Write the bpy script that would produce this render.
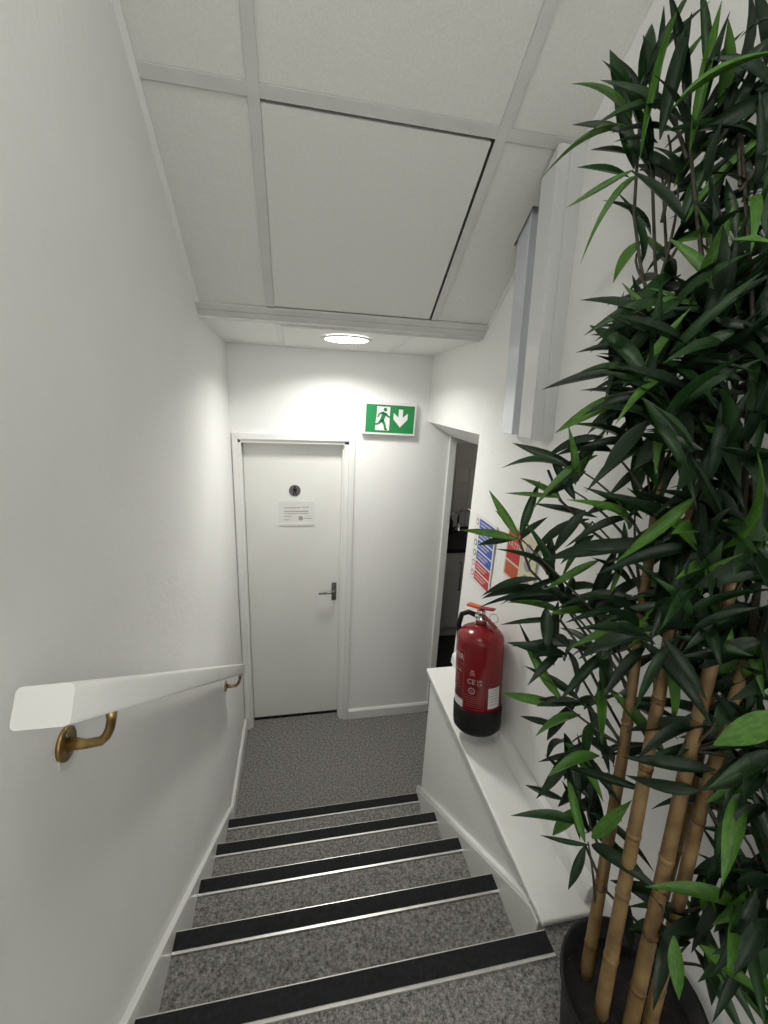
import bpy, bmesh, math, random
from mathutils import Vector, Matrix
import numpy as np
random.seed(7)
for o in list(bpy.data.objects): bpy.data.objects.remove(o)
SC = bpy.context.scene
COL = SC.collection

# ------------------------------------------------------------------ camera
F_PX = 428.99
CAM = Vector((0.3607, -2.4711, 2.2111))
YAW, PITCH, ROLL = 0.2038, -0.2767, 0.0481
_f = Vector((math.sin(YAW)*math.cos(PITCH), math.cos(YAW)*math.cos(PITCH), math.sin(PITCH)))
_r0 = Vector((math.cos(YAW), -math.sin(YAW), 0)); _u0 = _r0.cross(_f)
_r = math.cos(ROLL)*_r0 + math.sin(ROLL)*_u0
_u = -math.sin(ROLL)*_r0 + math.cos(ROLL)*_u0
cd = bpy.data.cameras.new('camera'); cam = bpy.data.objects.new('camera', cd); COL.objects.link(cam)
cd.sensor_fit = 'HORIZONTAL'; cd.sensor_width = 36.0; cd.lens = F_PX/768*36.0; cd.clip_start = 0.02
M = Matrix.Identity(4)
for i in range(3):
    M[i][0], M[i][1], M[i][2], M[i][3] = _r[i], _u[i], -_f[i], CAM[i]
cam.matrix_world = M
SC.camera = cam
def ray(px, py): return _f + _r*((px-384)/F_PX) + _u*((512-py)/F_PX)
def on(px, py, ax, val):
    d = ray(px, py); return CAM + d*((val-CAM[ax])/d[ax])

# ------------------------------------------------------------------ world, exposure
w = bpy.data.worlds.new('world'); SC.world = w; w.use_nodes = True
w.node_tree.nodes['Background'].inputs[0].default_value = (0.02, 0.02, 0.02, 1)
SC.view_settings.view_transform = 'Standard'; SC.view_settings.look = 'None'
SC.view_settings.gamma = 1.0; SC.view_settings.use_curve_mapping = False
SC.view_settings.exposure = 0.44
LAMP_LOW, LAMP_HIGH, WINDOW = 5.6, 3.0, 3.5        # watts of the two round ceiling lights, emission of the window behind the camera

# ------------------------------------------------------------------ materials
def mat(name, col, rough=0.5, metal=0.0, col2=None, scale=20.0, bump=0.0, bscale=60.0, emit=None, spec=0.5, detail=4.0, lo=0.35, hi=0.65, nr=0.5):
    m = bpy.data.materials.new(name); m.use_nodes = True
    nt = m.node_tree; b = nt.nodes['Principled BSDF']
    b.inputs['Base Color'].default_value = (*col, 1); b.inputs['Roughness'].default_value = rough
    b.inputs['Metallic'].default_value = metal; b.inputs['Specular IOR Level'].default_value = spec
    tc = nt.nodes.new('ShaderNodeTexCoord')
    mp = nt.nodes.new('ShaderNodeVectorMath'); mp.operation = 'ADD'; mp.inputs[1].default_value = (0.371, 0.213, 0.5371)
    nt.links.new(tc.outputs['Object'], mp.inputs[0])
    if col2:
        n = nt.nodes.new('ShaderNodeTexNoise'); n.inputs['Scale'].default_value = scale; n.inputs['Detail'].default_value = detail; n.inputs['Roughness'].default_value = nr
        cr = nt.nodes.new('ShaderNodeValToRGB'); cr.color_ramp.elements[0].position = lo; cr.color_ramp.elements[1].position = hi
        cr.color_ramp.elements[0].color = (*col, 1); cr.color_ramp.elements[1].color = (*col2, 1)
        nt.links.new(mp.outputs['Vector'], n.inputs['Vector']); nt.links.new(n.outputs['Fac'], cr.inputs['Fac'])
        nt.links.new(cr.outputs['Color'], b.inputs['Base Color'])
    if bump:
        n = nt.nodes.new('ShaderNodeTexNoise'); n.inputs['Scale'].default_value = bscale; n.inputs['Detail'].default_value = 3
        bp = nt.nodes.new('ShaderNodeBump'); bp.inputs['Strength'].default_value = bump; bp.inputs['Distance'].default_value = 0.004
        nt.links.new(mp.outputs['Vector'], n.inputs['Vector']); nt.links.new(n.outputs['Fac'], bp.inputs['Height'])
        nt.links.new(bp.outputs['Normal'], b.inputs['Normal'])
    if emit:
        b.inputs['Emission Color'].default_value = (*emit[0], 1); b.inputs['Emission Strength'].default_value = emit[1]
    return m
WALL = mat('wall_paint', (0.85, 0.85, 0.835), 0.6, col2=(0.875, 0.875, 0.86), scale=3, bump=0.25, bscale=55)
WOOD = mat('white_gloss', (0.80, 0.80, 0.78), 0.32, col2=(0.83, 0.83, 0.81), scale=6, bump=0.06, bscale=30)
DOORM = mat('door_paint', (0.76, 0.76, 0.73), 0.45, col2=(0.79, 0.79, 0.76), scale=4, bump=0.05, bscale=25)
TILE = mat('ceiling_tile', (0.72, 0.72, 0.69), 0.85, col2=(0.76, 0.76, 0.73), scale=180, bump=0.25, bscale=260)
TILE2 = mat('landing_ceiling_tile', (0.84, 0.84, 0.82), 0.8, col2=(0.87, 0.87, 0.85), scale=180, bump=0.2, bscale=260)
TBAR = mat('ceiling_bar', (0.60, 0.60, 0.58), 0.5, col2=(0.65, 0.65, 0.63), scale=10)
CARPET = mat('carpet', (0.05, 0.048, 0.046), 0.95, col2=(0.42, 0.405, 0.39), scale=95, bump=0.6, bscale=250, spec=0.05, detail=5.0, lo=0.39, hi=0.63, nr=1.0)
RUBBER = mat('black_rubber', (0.010, 0.010, 0.011), 0.75, col2=(0.018, 0.018, 0.02), scale=90, bump=0.15, bscale=200, spec=0.2)
ALU = mat('aluminium', (0.62, 0.61, 0.58), 0.35, metal=0.7, col2=(0.7, 0.69, 0.66), scale=30)
TRUNK = mat('trunking_plastic', (0.70, 0.71, 0.715), 0.28, col2=(0.73, 0.74, 0.745), scale=5)
TRUNKB = mat('trunking_metal', (0.66, 0.685, 0.735), 0.22, col2=(0.69, 0.715, 0.765), scale=5, metal=0.25)
BRASS = mat('aged_brass', (0.23, 0.15, 0.055), 0.3, metal=0.9, col2=(0.48, 0.34, 0.14), scale=45)
STEEL = mat('satin_steel', (0.18, 0.175, 0.17), 0.35, metal=0.8, col2=(0.26, 0.255, 0.25), scale=40)
CHROME = mat('chrome', (0.7, 0.7, 0.7), 0.15, metal=1.0, col2=(0.6, 0.6, 0.6), scale=40)
RED = mat('red_enamel', (0.205, 0.006, 0.010), 0.22, col2=(0.235, 0.008, 0.012), scale=8)
DRED = mat('red_plastic', (0.24, 0.012, 0.016), 0.4, col2=(0.28, 0.015, 0.02), scale=8)
ORANGE = mat('orange_plastic', (0.72, 0.11, 0.02), 0.45, col2=(0.66, 0.1, 0.02), scale=30)
BLACK = mat('black_plastic', (0.007, 0.007, 0.008), 0.5, col2=(0.012, 0.012, 0.013), scale=40, spec=0.25)
WHITE = mat('white_plastic', (0.80, 0.80, 0.79), 0.4, col2=(0.76, 0.76, 0.75), scale=12)
PRINTW = mat('white_print', (0.62, 0.56, 0.55), 0.5, col2=(0.56, 0.5, 0.49), scale=50)
PRINTG = mat('grey_print', (0.28, 0.28, 0.275), 0.7, col2=(0.45, 0.45, 0.44), scale=120)
PALER = mat('pale_red_print', (0.42, 0.12, 0.12), 0.4, col2=(0.36, 0.09, 0.09), scale=60)
PAPER = mat('paper', (0.74, 0.74, 0.72), 0.5, col2=(0.70, 0.70, 0.68), scale=20)
GREEN = mat('exit_green', (0.012, 0.22, 0.062), 0.4, col2=(0.014, 0.24, 0.068), scale=10)
BLUE = mat('sign_blue', (0.025, 0.085, 0.42), 0.4, col2=(0.03, 0.1, 0.46), scale=20)
SRED = mat('sign_red', (0.50, 0.022, 0.03), 0.4, col2=(0.55, 0.03, 0.035), scale=20)
CREAM = mat('luminous_cream', (0.66, 0.62, 0.44), 0.5, col2=(0.70, 0.66, 0.5), scale=20)
DISC = mat('grey_disc', (0.16, 0.16, 0.16), 0.35, metal=0.6, col2=(0.2, 0.2, 0.2), scale=30)
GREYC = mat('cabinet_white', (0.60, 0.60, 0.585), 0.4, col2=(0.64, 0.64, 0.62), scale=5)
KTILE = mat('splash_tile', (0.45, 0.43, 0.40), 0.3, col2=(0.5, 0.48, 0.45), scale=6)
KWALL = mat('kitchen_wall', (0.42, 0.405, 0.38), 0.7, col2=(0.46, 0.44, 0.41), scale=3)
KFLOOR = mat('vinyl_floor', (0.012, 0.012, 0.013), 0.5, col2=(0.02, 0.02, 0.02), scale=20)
CANE = mat('bamboo', (0.165, 0.10, 0.036), 0.5, col2=(0.28, 0.185, 0.078), scale=28, bump=0.1, bscale=80)
CANEN = mat('bamboo_node', (0.11, 0.055, 0.018), 0.6, col2=(0.17, 0.095, 0.035), scale=50)
TWIG = mat('twig', (0.028, 0.024, 0.016), 0.6, col2=(0.05, 0.045, 0.025), scale=60)
LEAFD = mat('leaf_dark', (0.005, 0.016, 0.006), 0.45, col2=(0.011, 0.032, 0.011), scale=9, spec=0.35)
LEAFM = mat('leaf_mid', (0.009, 0.034, 0.008), 0.45, col2=(0.018, 0.058, 0.013), scale=9, spec=0.35)
LEAFL = mat('leaf_light', (0.045, 0.13, 0.015), 0.45, col2=(0.085, 0.20, 0.032), scale=9, spec=0.35)
SOIL = mat('soil', (0.006, 0.006, 0.006), 0.95, col2=(0.016, 0.014, 0.012), scale=120, bump=0.8, bscale=150)
VOID = mat('unlit_dark', (0.02, 0.02, 0.02), 0.9, col2=(0.03, 0.03, 0.03), scale=5)  # near-black colour stands for unlit space above the tiles and behind the door
def lampmat(name, s): return mat(name, (0.9, 0.9, 0.9), 0.4, emit=((1.0, 0.985, 0.925), s))

# ------------------------------------------------------------------ mesh helpers
class MB:
    def __init__(s): s.v = []; s.f = []; s.sm = []
    def add(s, vs, fs, smooth=False):
        o = len(s.v); s.v += [tuple(v) for v in vs]; s.f += [tuple(i+o for i in f) for f in fs]; s.sm += [smooth]*len(fs); return s
    def box(s, x0, x1, y0, y1, z0, z1):
        x0, x1 = min(x0, x1), max(x0, x1); y0, y1 = min(y0, y1), max(y0, y1); z0, z1 = min(z0, z1), max(z0, z1)
        return s.add([(x0,y0,z0),(x1,y0,z0),(x1,y1,z0),(x0,y1,z0),(x0,y0,z1),(x1,y0,z1),(x1,y1,z1),(x0,y1,z1)],
                     [(0,3,2,1),(4,5,6,7),(0,1,5,4),(1,2,6,5),(2,3,7,6),(3,0,4,7)])
    def prism(s, poly, vec, smooth=False):
        n = len(poly); vec = Vector(vec); a = [Vector(p) for p in poly]; b = [p+vec for p in a]
        nrm = Vector((0,0,0))
        for i in range(n): nrm += a[i].cross(a[(i+1) % n])
        fl = nrm.dot(vec) > 0
        bot = tuple(range(n)); top = tuple(range(n, 2*n))
        fs = [bot[::-1] if fl else bot, top if fl else top[::-1]]
        for i in range(n):
            j = (i+1) % n
            q = (i, j, n+j, n+i); fs.append(q if fl else q[::-1])
        return s.add(a+b, fs, smooth)
    def tube(s, pts, rad, seg=10, cap=True):
        pts = [Vector(p) for p in pts]; n = len(pts)
        if not hasattr(rad, '__len__'): rad = [rad]*n
        vs = []; prev = None
        for i, p in enumerate(pts):
            t = (pts[min(i+1, n-1)] - pts[max(i-1, 0)]).normalized()
            if prev is None:
                a = t.cross(Vector((0,0,1)));
                if a.length < 0.1: a = t.cross(Vector((1,0,0)))
            else: a = prev - t*prev.dot(t)
            a.normalize(); prev = a; b = t.cross(a)
            for k in range(seg):
                th = 2*math.pi*k/seg; vs.append(p + (a*math.cos(th)+b*math.sin(th))*rad[i])
        fs = []
        for i in range(n-1):
            for k in range(seg):
                k2 = (k+1) % seg; fs.append((i*seg+k, i*seg+k2, (i+1)*seg+k2, (i+1)*seg+k))
        s.add(vs, fs, True)
        if cap:
            o = len(s.v)-len(vs)
            s.f.append(tuple(o+k for k in range(seg))[::-1]); s.f.append(tuple(o+(n-1)*seg+k for k in range(seg))); s.sm += [False, False]
        return s
    def lathe(s, prof, c=(0,0,0), seg=32, smooth=True):
        vs = []; fs = []; n = len(prof)
        for (r, z) in prof:
            for k in range(seg):
                th = 2*math.pi*k/seg; vs.append((c[0]+r*math.cos(th), c[1]+r*math.sin(th), c[2]+z))
        for i in range(n-1):
            for k in range(seg):
                k2 = (k+1) % seg; fs.append((i*seg+k, i*seg+k2, (i+1)*seg+k2, (i+1)*seg+k))
        return s.add(vs, fs, smooth)
    def mesh(s, name):
        me = bpy.data.meshes.new(name); me.from_pydata(s.v, [], s.f); me.update()
        me.polygons.foreach_set('use_smooth', s.sm)
        return me
    def build(s, name, m, parent=None, bevel=0.0, seg=2):
        return obj(name, s.mesh(name), m, parent, bevel, seg)
def obj(name, me, m, parent=None, bevel=0.0, seg=2):
    if len(me.materials) == 0: me.materials.append(m)
    o = bpy.data.objects.new(name, me); COL.objects.link(o)
    if parent: o.parent = parent
    if bevel:
        b = o.modifiers.new('bevel', 'BEVEL'); b.width = bevel; b.segments = seg; b.limit_method = 'ANGLE'; b.angle_limit = 0.6
    return o
def empty(name, loc=(0,0,0)):
    o = bpy.data.objects.new(name, None); COL.objects.link(o); o.location = loc; o.empty_display_size = 0.05; return o
def tag(o, label=None, cat=None, group=None, kind=None):
    if label: o['label'] = label
    if cat: o['category'] = cat
    if group: o['group'] = group
    if kind: o['kind'] = kind
    return o
def struct(o, label=None): return tag(o, label, kind='structure')
def text_mesh(txt, size, align='CENTER'):
    cu = bpy.data.curves.new('t', 'FONT'); cu.body = txt; cu.size = size; cu.align_x = align; cu.align_y = 'CENTER'
    cu.resolution_u = 2
    o = bpy.data.objects.new('t', cu); COL.objects.link(o)
    dg = bpy.context.evaluated_depsgraph_get(); dg.update()
    me = bpy.data.meshes.new_from_object(o.evaluated_get(dg))
    bpy.data.objects.remove(o); return me

# ------------------------------------------------------------------ dimensions
W = 1.122                    # right wall at eye level (it leans slightly outwards)
def WX(z): return 1.1055 + 0.0125*z
W0 = 1.110                   # right wall at the end wall
LOWZ = 2.405                 # lower ceiling
YS, ZS, SL = -0.677, 2.482, 0.7796   # foot of the sloped ceiling, slope
ANG = math.atan(SL)
R_, G_, Y1 = 0.1858, 0.2585, -0.7932  # riser, going, first nosing
XS = 0.957                   # right side of the treads
TOPZ = 5*R_
YB = -4.3                    # wall behind the camera
UPZ = ZS + 1.30*math.sin(ANG)
YU = YS - 1.30*math.cos(ANG)
YO = -0.706                  # near edge of the kitchen opening
TH = 0.13                    # wall thickness
DL, DR, DH = 0.0550, 0.6170, 1.8957
LY = 0.062                   # front of the door leaf

# ------------------------------------------------------------------ setting: walls, floors
m = MB(); m.box(-0.12, 0, YB-0.1, 0.12, -0.1, 3.6)
struct(m.build('wall_left', WALL), 'white painted plaster wall carrying the handrail')
m = MB(); X1 = 1.252; KH = 1.965; KR = 2.06
m.box(0, DL-0.022, 0, 0.12, -0.1, 2.7); m.box(DR+0.03, X1, 0, 0.12, -0.1, 2.7); m.box(DL-0.022, DR+0.03, 0, 0.12, DH+0.022, 2.7); m.box(X1, KR, 0, 0.12, KH, 2.7); m.box(KR, 3.1, 0, 0.12, -0.1, 2.7)
struct(m.build('wall_end', WALL), 'white end wall around the closed door')
m = MB()
zt_ = 3.7
a = [(WX(-0.1), YO, -0.1), (WX(-0.1), YB-0.1, -0.1), (W+TH, YB-0.1, -0.1), (W+TH, YO, -0.1)]
b = [(WX(zt_), YO, zt_), (WX(zt_), YB-0.1, zt_), (W+TH, YB-0.1, zt_), (W+TH, YO, zt_)]
m.add(a+b, [(0,1,2,3), (7,6,5,4), (4,5,1,0), (5,6,2,1), (6,7,3,2), (7,4,0,3)])
hz, hz2 = 2.045, 1.965
a = [(WX(hz), YO, hz), (WX(3.6), YO, 3.6), (W+TH, YO, 3.6), (W+TH, YO, hz2)]
b = [(W0, 0, hz), (W0, 0, 3.6), (W0+TH+0.02, 0, 3.6), (W0+TH+0.02, 0, hz2)]
m.add(a+b, [(0,1,2,3), (7,6,5,4), (0,4,5,1), (1,5,6,2), (2,6,7,3), (3,7,4,0)])
struct(m.build('wall_right', WALL), 'white wall with the fire extinguisher and the kitchen opening')
WX0, WX1, WZ0, WZ1 = 0.12, 1.0, 1.75, 3.05
m = MB(); m.box(-0.12, WX0, YB-0.1, YB, 0.7, 3.6); m.box(WX1, W+TH, YB-0.1, YB, 0.7, 3.6); m.box(WX0, WX1, YB-0.1, YB, 0.7, WZ0); m.box(WX0, WX1, YB-0.1, YB, WZ1, 3.6)
struct(m.build('wall_back', WALL), 'white wall at the back of the upper landing')
wn = struct(empty('window_1', ((WX0+WX1)/2, YB, WZ0)), 'bright frosted window at the back of the upper landing')
def wp(o): o.location = (-(WX0+WX1)/2, -YB, -WZ0); return o
m = MB()
for (a_, b_, c_, d_) in ((WX0, WX0+0.05, WZ0, WZ1), (WX1-0.05, WX1, WZ0, WZ1), (WX0+0.05, WX1-0.05, WZ0, WZ0+0.05), (WX0+0.05, WX1-0.05, WZ1-0.05, WZ1), ((WX0+WX1)/2-0.02, (WX0+WX1)/2+0.02, WZ0+0.05, WZ1-0.05)): m.box(a_, b_, YB-0.08, YB-0.03, c_, d_)
wp(m.build('window_frame', WOOD, wn))
PANE = mat('frosted_daylight', (0.8, 0.8, 0.8), 0.5, emit=((1.0, 0.995, 0.955), WINDOW))
for a_, b_ in ((WX0+0.05, (WX0+WX1)/2-0.02), ((WX0+WX1)/2+0.02, WX1-0.05)): wp(MB().box(a_, b_, YB-0.06, YB-0.05, WZ0+0.05, WZ1-0.05).build('pane', PANE, wn))
wp(MB().box(WX0-0.02, WX1+0.02, YB, YB+0.06, WZ0-0.03, WZ0).build('window_sill', WOOD, wn, 0.003))
m = MB(); m.box(0, X1, Y1-0.1, 0.12, -0.06, 0)
struct(m.build('floor', CARPET), 'grey flecked carpet of the lower landing')
m = MB(); m.box(0, W-0.006, YB, Y1-4*G_-0.05, TOPZ-0.2, TOPZ-0.004); m.box(XS, W-0.006, Y1-4*G_-0.05, -1.8, TOPZ-0.2, TOPZ-0.004)
struct(m.build('floor_upper', CARPET), 'grey flecked carpet of the upper landing')

# ------------------------------------------------------------------ staircase
st = struct(empty('staircase', (0, Y1, 0)), 'carpeted stairs with black nosings going down to the door')
st_inv = Vector((0, -Y1, 0))
def local(o): o.location = st_inv; return o
for k in range(5):
    yf = Y1-k*G_; z = (k+1)*R_
    yb = yf-G_-0.02 if k < 4 else yf-0.05
    tr = local(MB().box(0.018, XS, yb, yf, z-R_, z-0.004).build('tread', CARPET, st))
    al = MB().box(0.019, XS-0.001, yf-0.049, yf+0.004, z-0.0045, z+0.0005).box(0.019, XS-0.001, yf+0.0005, yf+0.0045, z-0.035, z).build('nosing', ALU, tr)
    MB().box(0.0195, XS-0.0015, yf-0.0415, yf+0.0012, z, z+0.0022).build('nosing_insert', RUBBER, tr)
SR = R_/G_
def nz(y): return R_+SR*(Y1-y)
def stringer(x0, x1, ya, yb, off, foot, zmax=9.0):
    p = [(x0, ya, foot), (x0, ya, nz(ya)+off)]
    if nz(yb)+off > zmax:
        p.append((x0, Y1-(zmax-off-R_)/SR, zmax)); p.append((x0, yb, zmax))
    else: p.append((x0, yb, nz(yb)+off))
    p += [(x0, yb, nz(yb)-0.28), (x0, ya-0.25, foot)]
    return MB().prism(p, (x1-x0, 0, 0))
local(stringer(0, 0.018, -0.69, -1.95, 0.032, 0.0).build('stringer', WOOD, st, 0.003))
sr = stringer(XS-0.002, XS+0.02, -0.775, -1.80, 0.03, 0.0, 0.910)
local(sr.build('stringer', WOOD, st, 0.003))
# rounded cap bead along the top of the right stringer
p0, p1 = Vector((XS+0.012, -0.772, nz(-0.772)+0.03)), Vector((XS+0.012, -1.752, nz(-1.752)+0.03))
local(MB().tube([p0, p1], 0.012, 10).build('bead', WOOD, st))

# ------------------------------------------------------------------ baseboards
def skirt(name, p, q, n, h=0.09, t=0.016, lab=None):
    p, q, n = Vector(p), Vector(q), Vector(n)
    up = Vector((0,0,1))
    m = MB().prism([p, p+n*t, p+n*t+up*(h-0.012), p+n*t*0.5+up*h, p+up*h], q-p)
    return struct(m.build(name, WOOD, None, 0.002), lab)
skirt('baseboard_left', (0, -0.02, 0), (0, -0.69, 0), (1,0,0), 0.095, lab='white skirting board of the left wall on the lower landing')
skirt('baseboard_end', (0.684, 0, 0), (X1, 0, 0), (0,-1,0), 0.075, lab='white skirting board between door frame and kitchen opening')
skirt('baseboard_upper_left', (0, -1.95, TOPZ), (0, YB, TOPZ), (1,0,0), 0.1, lab='white skirting board of the left wall on the upper landing')
m = MB().prism([(1.116, -0.75, 0.9425), (1.086, -0.75, 0.9425), (1.090, -0.75, 0.985), (1.098, -0.75, 0.998), (1.117, -0.75, 1.0)], (0, -1.045, 0))
struct(m.build('baseboard_right', WOOD, None, 0.003), 'white skirting board lying along the ledge under the extinguisher')
skirt('baseboard_upper_right', (W, -1.83, TOPZ), (W, YB, TOPZ), (-1,0,0), 0.1, lab='white skirting board behind the bamboo pot')

# ------------------------------------------------------------------ ledge
lg = struct(empty('ledge', (1.03, -1.3, 0)), 'white boxed-in ledge beside the stairs under the extinguisher')
def lgp(o): o.location = (-1.03, 1.3, 0); return o
lgp(MB().box(XS+0.018, W-0.012, -1.799, -0.795, 0, 0.915).build('box_panel', WALL, lg, 0.004))
lgp(MB().box(0.953, W-0.004, -1.818, -0.782, 0.9255, 0.9425).build('top_board', WOOD, lg, 0.006, 3))

# ------------------------------------------------------------------ ceilings
cl = struct(empty('ceiling', (0.5, YS, ZS)), 'sloped suspended ceiling of square white tiles over the stairs')
cM = Matrix.Translation((0, YS, ZS)) @ Matrix.Rotation(-ANG, 4, 'X')   # local: x across, -y up the slope, z = normal up
inv = Matrix.Translation((-0.5, -YS, -ZS))
def cp(o): o.matrix_local = inv @ cM; return o
T1, T2 = 0.2628, 0.8988
D1, D2 = 0.6432, 1.29
hb = 0.0145
WC = WX(2.5)-0.002
xs = [(0.012, T1-hb), (T1+hb, T2-hb), (T2+hb, WC-0.006)]
ds = [(0.007, D1-hb), (D1+hb, D2-hb)]
# notch round the trunking that goes up through the ceiling tile
TK = dict(x0=1.083, ya=-1.040, yb=-0.958)
for i, (xa, xb) in enumerate(xs):
    for j, (da, db) in enumerate(ds):
        m = MB()
        if i == 1 and j == 0:
            m.box(xa, xb-0.007, -(db-0.009), -da-0.003, 0.002, 0.018)
            o = cp(m.build('ceiling_tile', TILE, cl, 0.002)); 
        elif i == 2 and j == 0:
            n0 = (YS-TK['yb'])/math.cos(ANG)-0.012; n1 = (YS-TK['ya'])/math.cos(ANG)+0.016
            xn = TK['x0']-0.006
            m.prism([(xa,-da,0.004),(xb,-da,0.004),(xb,-n0,0.004),(xn,-n0,0.004),(xn,-n1,0.004),(xb,-n1,0.004),(xb,-db,0.004),(xa,-db,0.004)], (0,0,0.014))
            o = cp(m.build('ceiling_tile', TILE, cl, 0.001))
        else:
            m.box(xa-0.002, xb+0.002, -(db+0.002), -(da-0.002), 0.004, 0.018)
            o = cp(m.build('ceiling_tile', TILE, cl, 0.002))
for xt in (T1, T2): cp(MB().box(xt-hb, xt+hb, -D2, -0.012, -0.002, 0.003).box(xt-0.001, xt+0.001, -D2, -0.012, 0.003, 0.03).build('ceiling_bar', TBAR, cl, 0.0008))
for (xa, xb) in ((0.012, T1-hb), (T1+hb, T2-hb), (T2+hb, WC-0.003)):
    for dd in (D1, D2): cp(MB().box(xa, xb, -(dd+hb), -(dd-hb), -0.0015, 0.003).build('ceiling_bar', TBAR, cl, 0.0008))
# wall angles along both walls and the double foot bar
cp(MB().box(0, 0.014, -D2, 0, -0.003, 0.003).build('wall_angle', WALL, cl)); cp(MB().box(WC-0.012, WC+0.012, -D2, 0, -0.003, 0.003).build('wall_angle', WALL, cl))
cp(MB().box(0, WC, -0.006, 0.022, -0.004, 0.004).build('foot_bar', TBAR, cl, 0.0008))
cp(MB().box(0, WC, 0.0235, 0.048, -0.006, 0.002).build('foot_bar', TBAR, cl, 0.0008))
def cw(o): o.location = (-0.5, -YS, -ZS); return o
YF = YS+0.048*math.cos(ANG)
cw(MB().box(0, WC, YF-0.002, YF+0.004, 2.438, 2.47).build('fascia', TBAR, cl))
LT = 0.05
c2 = struct(empty('ceiling_lower', (0.5, 0, LOWZ)), 'flat suspended ceiling over the lower landing')
c2.rotation_euler = (-math.atan(LT), 0, 0)
def c2p(o): o.location = (-0.5, 0, -LOWZ); return o
L1, L2 = 0.285, 0.845
for xa, xb in ((0.0, L1-0.012), (L1+0.012, L2-0.012), (L2+0.012, W)):
    c2p(MB().box(xa, xb, YF+0.003, -0.02, LOWZ+0.003, LOWZ+0.016).build('ceiling_tile', TILE2, c2, 0.0015))
for xt in (L1, L2): c2p(MB().box(xt-0.0125, xt+0.0125, YF+0.003, -0.02, LOWZ-0.001, LOWZ+0.004).build('ceiling_bar', WHITE, c2, 0.0008))
c2p(MB().box(0, W0, -0.022, 0, LOWZ-0.001, LOWZ+0.012).build('wall_angle', WHITE, c2, 0.0008))
c2p(MB().box(L1+0.012, W, YF+0.006, YF+0.026, LOWZ-0.006, LOWZ+0.003).build('edge_bar', TBAR, c2, 0.0008))
c3 = struct(empty('ceiling_upper', (0.5, -3, UPZ)), 'flat suspended ceiling over the upper landing')
def c3p(o): o.location = (-0.5, 3, -UPZ); return o
yy = [YU, YU-0.636, YU-1.272, YU-1.908, YB]
for a_, b_ in zip(yy[:-1], yy[1:]):
    for xa, xb in ((0, T1-0.012), (T1+0.012, T2-0.012), (T2+0.012, W)):
        c3p(MB().box(xa, xb, b_+0.012, a_-0.012, UPZ+0.003, UPZ+0.016).build('ceiling_tile', TILE, c3))
    c3p(MB().box(0, W, a_-0.013, a_+0.013, UPZ, UPZ+0.005).build('ceiling_bar', TBAR, c3))
for xt in (T1, T2): c3p(MB().box(xt-0.0125, xt+0.0125, YB, YU, UPZ-0.001, UPZ+0.004).build('ceiling_bar', TBAR, c3))
m = MB(); m.box(-0.1, W+TH, YB-0.1, 0.1, 3.55, 3.6)
struct(m.build('ceiling_shade_slab', VOID), 'near-black slab standing for the unlit space above the suspended ceilings')

# ------------------------------------------------------------------ doors
dr = struct(empty('door_1', (0.335, 0, 0)), 'white flush door with lever handle at the foot of the stairs')
def dp(o): o.location = (-0.335, 0, 0); return o
FL, FR, FH = 0.006, 0.6814, 1.9544
il, ir, ih = DL-0.018, DR+0.03, DH+0.022
dp(MB().prism([(FL,0,0),(il,0,0),(il,0,ih),(FL,0,FH)], (0,-0.016,0)).build('architrave', WOOD, dr, 0.003))
dp(MB().prism([(ir,0,0),(FR,0,0),(FR,0,FH),(ir,0,ih)], (0,-0.016,0)).build('architrave', WOOD, dr, 0.003))
dp(MB().prism([(FL,0,FH),(il,0,ih),(ir,0,ih),(FR,0,FH)], (0,-0.016,0)).build('architrave', WOOD, dr, 0.003))
dp(MB().box(DL-0.022, DL-0.004, -0.004, 0.11, 0, DH+0.02).build('jamb', WOOD, dr, 0.002))
dp(MB().box(DR+0.004, DR+0.03, -0.004, 0.11, 0, DH+0.02).build('jamb', WOOD, dr, 0.002))
dp(MB().box(DR-0.004, DR+0.006, 0.020, LY-0.004, 0, DH).build('door_stop', WOOD, dr, 0.002))
dp(MB().box(DL-0.022, DR+0.03, -0.004, 0.11, DH+0.003, DH+0.022).build('head', WOOD, dr, 0.002))
leaf = dp(MB().box(DL-0.002, DR+0.002, LY, LY+0.032, 0.024, DH).build('door_leaf', DOORM, dr, 0.002))
dp(MB().box(DL-0.022, DR+0.03, LY+0.032, 0.11, 0, DH).build('shade_backing', VOID, dr))  # dark sheet in place of the darkness behind the leaf
dp(MB().box(DL, DR, LY+0.004, LY+0.031, 0, 0.018).build('gap_shade', BLACK, dr))  # black strip painted in for the shadow line under the leaf
hp = MB().box(0.563, 0.594, LY-0.007, LY, 0.885, 1.01).build('handle_plate', STEEL, leaf, 0.003)
lv = MB().tube([(0.578, LY-0.004, 0.965), (0.578, LY-0.045, 0.965), (0.570, LY-0.052, 0.965), (0.535, LY-0.054, 0.962), (0.478, LY-0.052, 0.958)], [0.008, 0.008, 0.009, 0.008, 0.006], 10)
lv.lathe([(0.0, 0.0), (0.013, 0), (0.013, 0.001)], (0.578, LY-0.01, 0.965), 12)
lv.build('lever_handle', STEEL, leaf)
MB().tube([(0.578, LY, 0.915), (0.578, LY-0.011, 0.915)], 0.008, 10).build('lock_turn', STEEL, leaf)
MB().box(0.486, 0.572, LY-0.0012, LY+0.0002, 0.842, 0.935).build('repair_patch', WOOD, leaf, 0.0005)

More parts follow.
